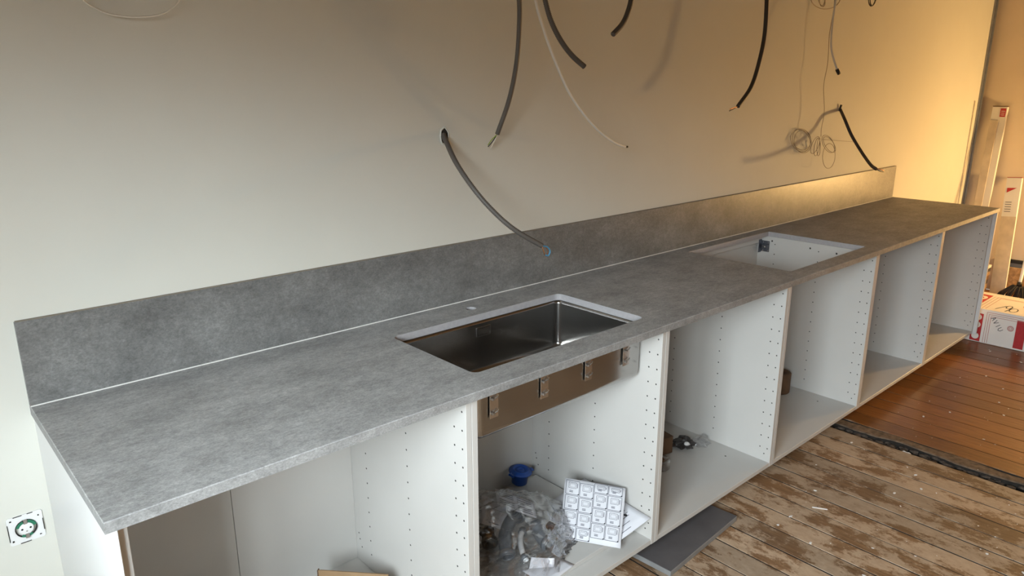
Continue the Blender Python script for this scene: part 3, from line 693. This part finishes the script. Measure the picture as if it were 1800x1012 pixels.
def pr2(t, M, wd, Ln):
    bm = bmesh.new(); vs = [bm.verts.new(M @ Vector(p)) for p in ((-.0016, -.012, Ln-.115), (-.0016, -.075, Ln-.078), (-.0016, -.012, Ln-.078))]; bm.faces.new(vs); link('red_label', bm, M_red, t)
    bm = bmesh.new(); box(bm, -.0006, .0, -wd, 0, Ln*.0+.0, Ln*.68, 0, 0, M)
    for f in list(bm.faces): pass
    tag(link('dusty_wrap', bm, M_dpack, t), 'dusty lower wrap')
    bm = bmesh.new()
    for k in range(5): box(bm, -.0016, -.0012, -.055, -.014, Ln-.19-.018*k, Ln-.185-.018*k, 0, 0, M)
    link('label_print', bm, M_ink, t)['kind'] = 'stuff'
    bm = bmesh.new(); box(bm, .0005, .028, -wd+.001, -.001, Ln+.0003, Ln+.005, 0, 0, M); tag(link('end_cap', bm, M_redl, t), 'reddish end cap')
leaning('short_flat_package', 'shorter dusty white package with red triangle label leaning beside the broom', (1770, 313), (1797, 313), (1738, 520), 6.40, 6.18, M_wpack, .03, pr2)
# skirting, strand board and dark strip at the end wall
struct(nbox('baseboard_right', plain('grey_skirting', (.19, .20, .20), .6), None, RX1-.018, RX1-.0005, -4.3, -.36, 0, .245, .001))
tag(nbox('dark_trunking', M_black, None, RX1-.03, RX1-.0005, -2.2, -.30, .246, .272, .002), 'black strip running along the end wall just above the skirting', 'strip')
tag(nbox('strand_board', M_osb, None, 6.405, 6.420, -1.6, -.375, .0005, .215, .001), 'brown strand board strip standing against the skirting behind broom', 'board')
tm = [('dark', M_cardd), ('mid', M_card), ('dark', M_dgrey), ('mid', M_cardd), ('mid', M_card), ('dark', M_dgrey), ('light', M_wpack)]
zz = .0008
for k, (nm, mm) in enumerate(tm):
    h_ = (.075, .04, .03, .035, .03, .03, .02)[k]
    lab = ['dark timber offcut at the bottom of stack behind the packages', 'brown timber offcut second from the bottom of the stack', 'blackish offcut third from the bottom of the stack', 'dark brown offcut in the middle of the stack', 'brown offcut third from the top of the stack', 'blackish offcut second from the top of the stack', 'white offcut on top of the stack behind the packages'][k]
    tag(nbox('timber_offcut', mm, None, 5.98+.006*k, 6.15, -.325-.002*k, -.10, zz, zz+h_, .001), lab, 'offcut', 'timber offcuts stacked behind the packages'); zz += h_+.0008
# broom
bh = at(1792, 500, 0, 6.02)
br = thing('broom', 'black bristled broom with a pale handle standing behind the printed carton', 'broom')
bm = bmesh.new(); hp = [bh, at(1800, 468, 0, 6.06), at(1815, 400, 0, 6.15), at(1850, 230, 0, 6.38)]; tube(bm, spline(hp, 4), .011, 10); link('handle', bm, M_wplast, br, True)
bm = bmesh.new(); tube(bm, [bh+Vector((0, 0, -.012)), bh+Vector((.001, 0, .02))], .017, 10); link('socket', bm, M_black, br)
bm = bmesh.new(); rnd = random.Random(2)
for k in range(130):
    a = rnd.uniform(-1, 1); b_ = rnd.uniform(-1, 1)
    p0 = bh+Vector((.02*b_, .045*a, -.012)); p1_ = Vector((bh.x-.02+.05*b_, bh.y+.02+.13*a, max(.003, bh.z-.135-.01*abs(a))))
    tube(bm, [p0, p0.lerp(p1_, .5)+Vector((0, .012*a, .008)), p1_], .0035, 4)
link('bristles', bm, M_tw, br)['kind'] = 'stuff'

# ------------------------------------------------------------------ conduits and cables on the wall
def ribbed(bm, path, r, pitch=.0054):
    pa = resample(path, pitch/2)
    tube(bm, pa, lambda i: r*(1.02 if i % 2 else .76), 10)
def wires(t, tip, dirs, mats, r=.0016):
    for (pts, m, nm) in zip(dirs, mats, ['wire']*9):
        bm = bmesh.new(); tube(bm, spline([tip]+[Vector(p) for p in pts], 6), r, 6); link(nm, bm, m, t, True)
def V(px, py, d): return at(px, py, 1, -d)
def conduit(label, pts, r, m=M_cond, rib=True, name='conduit', cat='conduit', group='conduits and cables hanging on the wall', sub='sheath'):
    t = thing(name, label, cat, group); bm = bmesh.new(); pa = spline([V(*p) for p in pts], 14)
    if rib: ribbed(bm, pa, r)
    else: tube(bm, resample(pa, .006), r, 8)
    link(sub, bm, m, t, True); return t
# hole in the wall
def wall_hole(px, py, rw, rh):
    c = at(px, py, 1, 0); t = thing('wall_outlet', 'ragged dark cable hole with pale rim in the back wall', 'outlet')
    bm = bmesh.new(); n = 18; A = []; B = []; C_ = []
    for k in range(n):
        a = 2*math.pi*k/n; j = 1+.18*noise.noise(Vector((math.cos(a)*2, math.sin(a)*2, 3)))
        A.append(bm.verts.new((c.x+rw*1.2*j*math.cos(a), -.0002, c.z+rh*1.12*j*math.sin(a)))); B.append(bm.verts.new((c.x+rw*j*math.cos(a), -.004, c.z+rh*j*math.sin(a)))); C_.append(bm.verts.new((c.x+rw*.85*j*math.cos(a), -.0008, c.z+rh*.85*j*math.sin(a))))
    loop_join(bm, A, B); loop_join(bm, B, C_); link('plaster_rim', bm, M_wall, t)
    bm = bmesh.new(); bm.faces.new([bm.verts.new((c.x+rw*.88*math.cos(2*math.pi*k/n), -.0007, c.z+rh*.9*math.sin(2*math.pi*k/n))) for k in range(n)]); link('hole_recess', bm, M_hole, t)
wall_hole(781, 239, .016, .027)
t = conduit('grey ribbed conduit curving from the wall hole down over the backsplash', [(779, 236, .004), (784, 248, .03), (803, 288, .10), (836, 336, .17), (872, 376, .22), (908, 406, .26), (953, 432, .29)], .0085)
tip = V(953, 432, .29)
wires(t, tip, [[V(962, 434, .292), V(967, 441, .292), V(964, 449, .292), V(959, 448, .292)]], [M_blue], .0024)
wires(t, tip, [[V(955, 440, .292), V(958, 448, .292)]], [M_cop], .0015)
wires(t, tip, [[V(958, 433, .288), V(963, 441, .287), V(961, 448, .287)]], [M_brownw], .0014)
t = conduit('grey ribbed conduit hanging nearest above the wall hole with bare wire ends', [(905, -70, .19), (912, -10, .17), (913, 40, .155), (908, 110, .13), (895, 175, .09), (874, 236, .045)], .0085)
tip = V(874, 236, .045)
wires(t, tip, [[V(866, 248, .032), V(858, 258, .02)], [V(868, 250, .032), V(862, 262, .02)], [V(864, 246, .034), V(858, 255, .022)]], [M_black, M_white, M_grwire], .0017)
t = conduit('long thin white cable hanging between two grey conduits', [(925, -60, .16), (940, -5, .16), (952, 40, .16), (975, 105, .16), (1005, 170, .15), (1045, 222, .14), (1078, 249, .13), (1099, 258, .12)], .0052, M_white, False, 'cable', 'cable')
tip = V(1099, 258, .12); wires(t, tip, [[V(1101, 258, .12), V(1103, 258, .12)]], [M_black], .004)
conduit('grey ribbed conduit stub hanging just right of the white cable', [(945, -60, .12), (957, -5, .14), (968, 35, .15), (985, 70, .16), (1005, 97, .17), (1027, 117, .18)], .0092)
conduit('short grey conduit stub at the top edge curving down to the left', [(1117, -60, .16), (1110, -5, .18), (1104, 20, .19), (1094, 42, .2), (1077, 61, .21)], .0092)
t = conduit('dark brown sheathed cable hanging with stripped ends above the hob cut-out', [(1350, -70, .14), (1348, -5, .15), (1344, 60, .16), (1334, 110, .16), (1320, 153, .16), (1297, 187, .16)], .0088, M_cond2, False)
tip = V(1297, 187, .16); wires(t, tip, [[V(1290, 191, .16), V(1282, 195, .16)], [V(1291, 189, .162), V(1283, 192, .164)]], [M_black, M_cop], .0018)
t = conduit('white cable with black taped tip hanging above the angled dark cable', [(1478, -60, .12), (1470, -5, .13), (1464, 35, .14), (1461, 80, .16), (1466, 105, .17), (1473, 126, .185)], .0052, M_white, False, 'cable', 'cable')
bm = bmesh.new(); tube(bm, [V(1471, 122, .183), V(1475, 130, .19)], .0085, 10); link('taped_tip', bm, M_black, t)
# angled dark cable out of the wall near the far end
t = conduit('black flat cable angling out of the wall toward the far backsplash end', [(1477, 192, .004), (1485, 210, .07), (1497, 238, .12), (1515, 268, .20), (1530, 289, .28), (1540, 297, .335)], .0085, M_cond2, False)
tip = V(1540, 297, .335)
wires(t, tip, [[V(1548, 299, .345), V(1555, 297, .35)], [V(1547, 301, .345), V(1553, 302, .35)], [V(1546, 297, .345), V(1554, 300, .352)]], [M_white, M_black, M_cop], .002)
bm = bmesh.new(); tube(bm, spline([V(1476, 195, .004), V(1477, 190, .008), V(1479, 184, .012)], 4), .006, 6); link('outer_sheath_end', bm, M_cond2, t)
# thin wire with coils
t = thing('thin_wire_coil', 'thin beige wire hanging with a bundle of loose coils at its end', 'wire', 'conduits and cables hanging on the wall')
dW = .068
bm = bmesh.new(); tube(bm, spline([V(*p, dW) for p in ((1468, -40), (1466, 10), (1458, 60), (1455, 110), (1448, 150), (1449, 195), (1444, 225), (1443, 240))], 8), .0016, 5); link('hanging_strand', bm, M_string, t, True)
def ell(cx_, cy_, a, b_, rot, n=26, d=dW):
    r_ = math.radians(rot); return [V(cx_ + a*math.cos(2*math.pi*k/n)*math.cos(r_) - b_*math.sin(2*math.pi*k/n)*math.sin(r_), cy_ + a*math.cos(2*math.pi*k/n)*math.sin(r_) + b_*math.sin(2*math.pi*k/n)*math.cos(r_), d+.004*math.sin(k)) for k in range(n)]
for e in ((1433, 255, 6, 16, 22), (1436, 258, 4.5, 16, 10), (1456, 253, 9, 17, -28), (1458, 254, 7.5, 16, -34), (1457, 274, 11, 22, 4), (1439, 259, 3, 15, 2)):
    bm = bmesh.new(); tube(bm, ell(*e), .0014, 5, closed=True); link('wire_loop', bm, M_string, t, True)
bm = bmesh.new(); tube(bm, spline([V(1445, 245, dW), V(1470, 247, dW-.01), V(1500, 249, dW-.015)], 6), .0011, 5); link('loose_end', bm, M_string, t, True)
t2 = thing('round_wire_coil', 'round grey coil of thin wire hung close to the wall beside the loose coils', 'wire', 'conduits and cables hanging on the wall')
for e in ((1409, 245, 16, 19, -20), (1407, 247, 16, 21, -30), (1411, 249, 15, 20, -10)):
    bm = bmesh.new(); tube(bm, ell(*e, 26, .012), .0014, 5, closed=True); link('wire_loop', bm, M_string, t2, True)
t = thing('thin_white_loop', 'thin white wire loop against the wall at the top left', 'wire', 'conduits and cables hanging on the wall')
bm = bmesh.new(); tube(bm, spline([V(*p, .025) for p in ((128, -30), (148, 1), (172, 17), (198, 26), (240, 30), (280, 26), (303, 14), (316, -2), (322, -30))], 8), .0022, 5); link('wire', bm, M_white, t, True)
t = thing('top_wire_coil', 'beige wire coil at the top edge beside the white taped cable', 'wire', 'conduits and cables hanging on the wall')
for e in ((1451, -4, 26, 20, 0), (1443, -6, 6, 18, -14), (1446, -6, 5, 17, 6)):
    bm = bmesh.new(); tube(bm, ell(*e, 30, .06), .0022, 5, closed=True); link('wire_loop', bm, M_string, t, True)
t = thing('dark_wire_loop', 'small dark wire loop at the top edge near the far end', 'wire', 'conduits and cables hanging on the wall')
for e in ((1534, -8, 7, 19, 8), (1535, -8, 5, 18, 8)):
    bm = bmesh.new(); tube(bm, ell(*e, 30, .08), .0028, 5, closed=True); link('wire_loop', bm, M_cond2, t, True)

# ------------------------------------------------------------------ unfinished socket
so = thing('wall_socket', 'bare power socket insert with green ring low on the near wall', 'socket', None, (-.052, 0, H-.298), 0)
def lp(pts, y): return [bm.verts.new((p.x, y, p.y)) for p in pts]
bm = bmesh.new(); n = 28
A = lp(rrect(-.036, .036, -.036, .036, .006, 6), -.0005); B = lp(rrect(-.036, .036, -.036, .036, .006, 6), -.003)
Cc = [bm.verts.new((.0225*math.cos(math.radians(45*0)+2*math.pi*(k+.0)/28 + math.radians(0)), -.003, .0225*math.sin(2*math.pi*k/28))) for k in range(28)]
Dd = [bm.verts.new((.0225*math.cos(2*math.pi*k/28), -.0005, .0225*math.sin(2*math.pi*k/28))) for k in range(28)]
loop_join(bm, A, B); loop_join(bm, B, Cc); loop_join(bm, Cc, Dd); bmesh.ops.recalc_face_normals(bm, faces=bm.faces); link('mounting_frame', bm, M_wplast, so)
bm = bmesh.new()
for x0, x1, z0_, z1 in ((-.022, -.004, .0345, .0362), (.006, .018, .0345, .0362), (.0345, .0362, -.018, .012), (-.0362, -.0345, -.024, .02), (-.016, .006, -.0362, -.0345), (-.030, -.026, .026, .029), (.026, .029, .022, .025), (-.031, -.027, -.027, -.023), (.024, .028, -.028, -.026)):
    box(bm, x0, x1, -.0042, -.0031, z0_, z1)
link('frame_slots', bm, M_hole, so)['kind'] = 'stuff'
Ry = Matrix.Rotation(math.radians(90), 4, 'X')
bm = bmesh.new(); lathe(bm, [(.0222, .001), (.0222, .006), (.0205, .006), (.0200, .0015)], Ry, 28); tag(link('collar_ring', bm, M_hole, so, True), 'dark collar ring')
bm = bmesh.new()
for a0, a1 in ((10, 75), (105, 160), (235, 262), (278, 305)):
    for s_ in range(4):
        t0, t1 = math.radians(a0+(a1-a0)*s_/4), math.radians(a0+(a1-a0)*(s_+1)/4)
        vs = [bm.verts.new((r_*math.cos(a), -.0062, r_*math.sin(a))) for r_, a in ((.0135, t0), (.0218, t0), (.0218, t1), (.0135, t1))]; bm.faces.new(vs)
link('green_segments', bm, M_green, so)
bm = bmesh.new(); r = lathe(bm, [(.0150, .001), (.0150, .0072), (.0135, .0078), (.0005, .0078)], Ry, 24); link('socket_insert', bm, M_wplast, so, True)
for x in (-.0085, .0085):
    bm = bmesh.new(); disc(bm, (x, -.0082, .001), (0, -1, 0), .0024, 12); link('pin_hole', bm, M_hole, so)
for z_ in (.0185, -.0185):
    bm = bmesh.new(); box(bm, -.004, .004, -.0088, -.006, z_-.006, z_+.006, .0008); link('earth_clip', bm, M_zinc, so)
bm = bmesh.new(); disc(bm, (0, -.0082, -.006), (0, -1, 0), .0018, 10); link('centre_screw', bm, M_zinc, so)
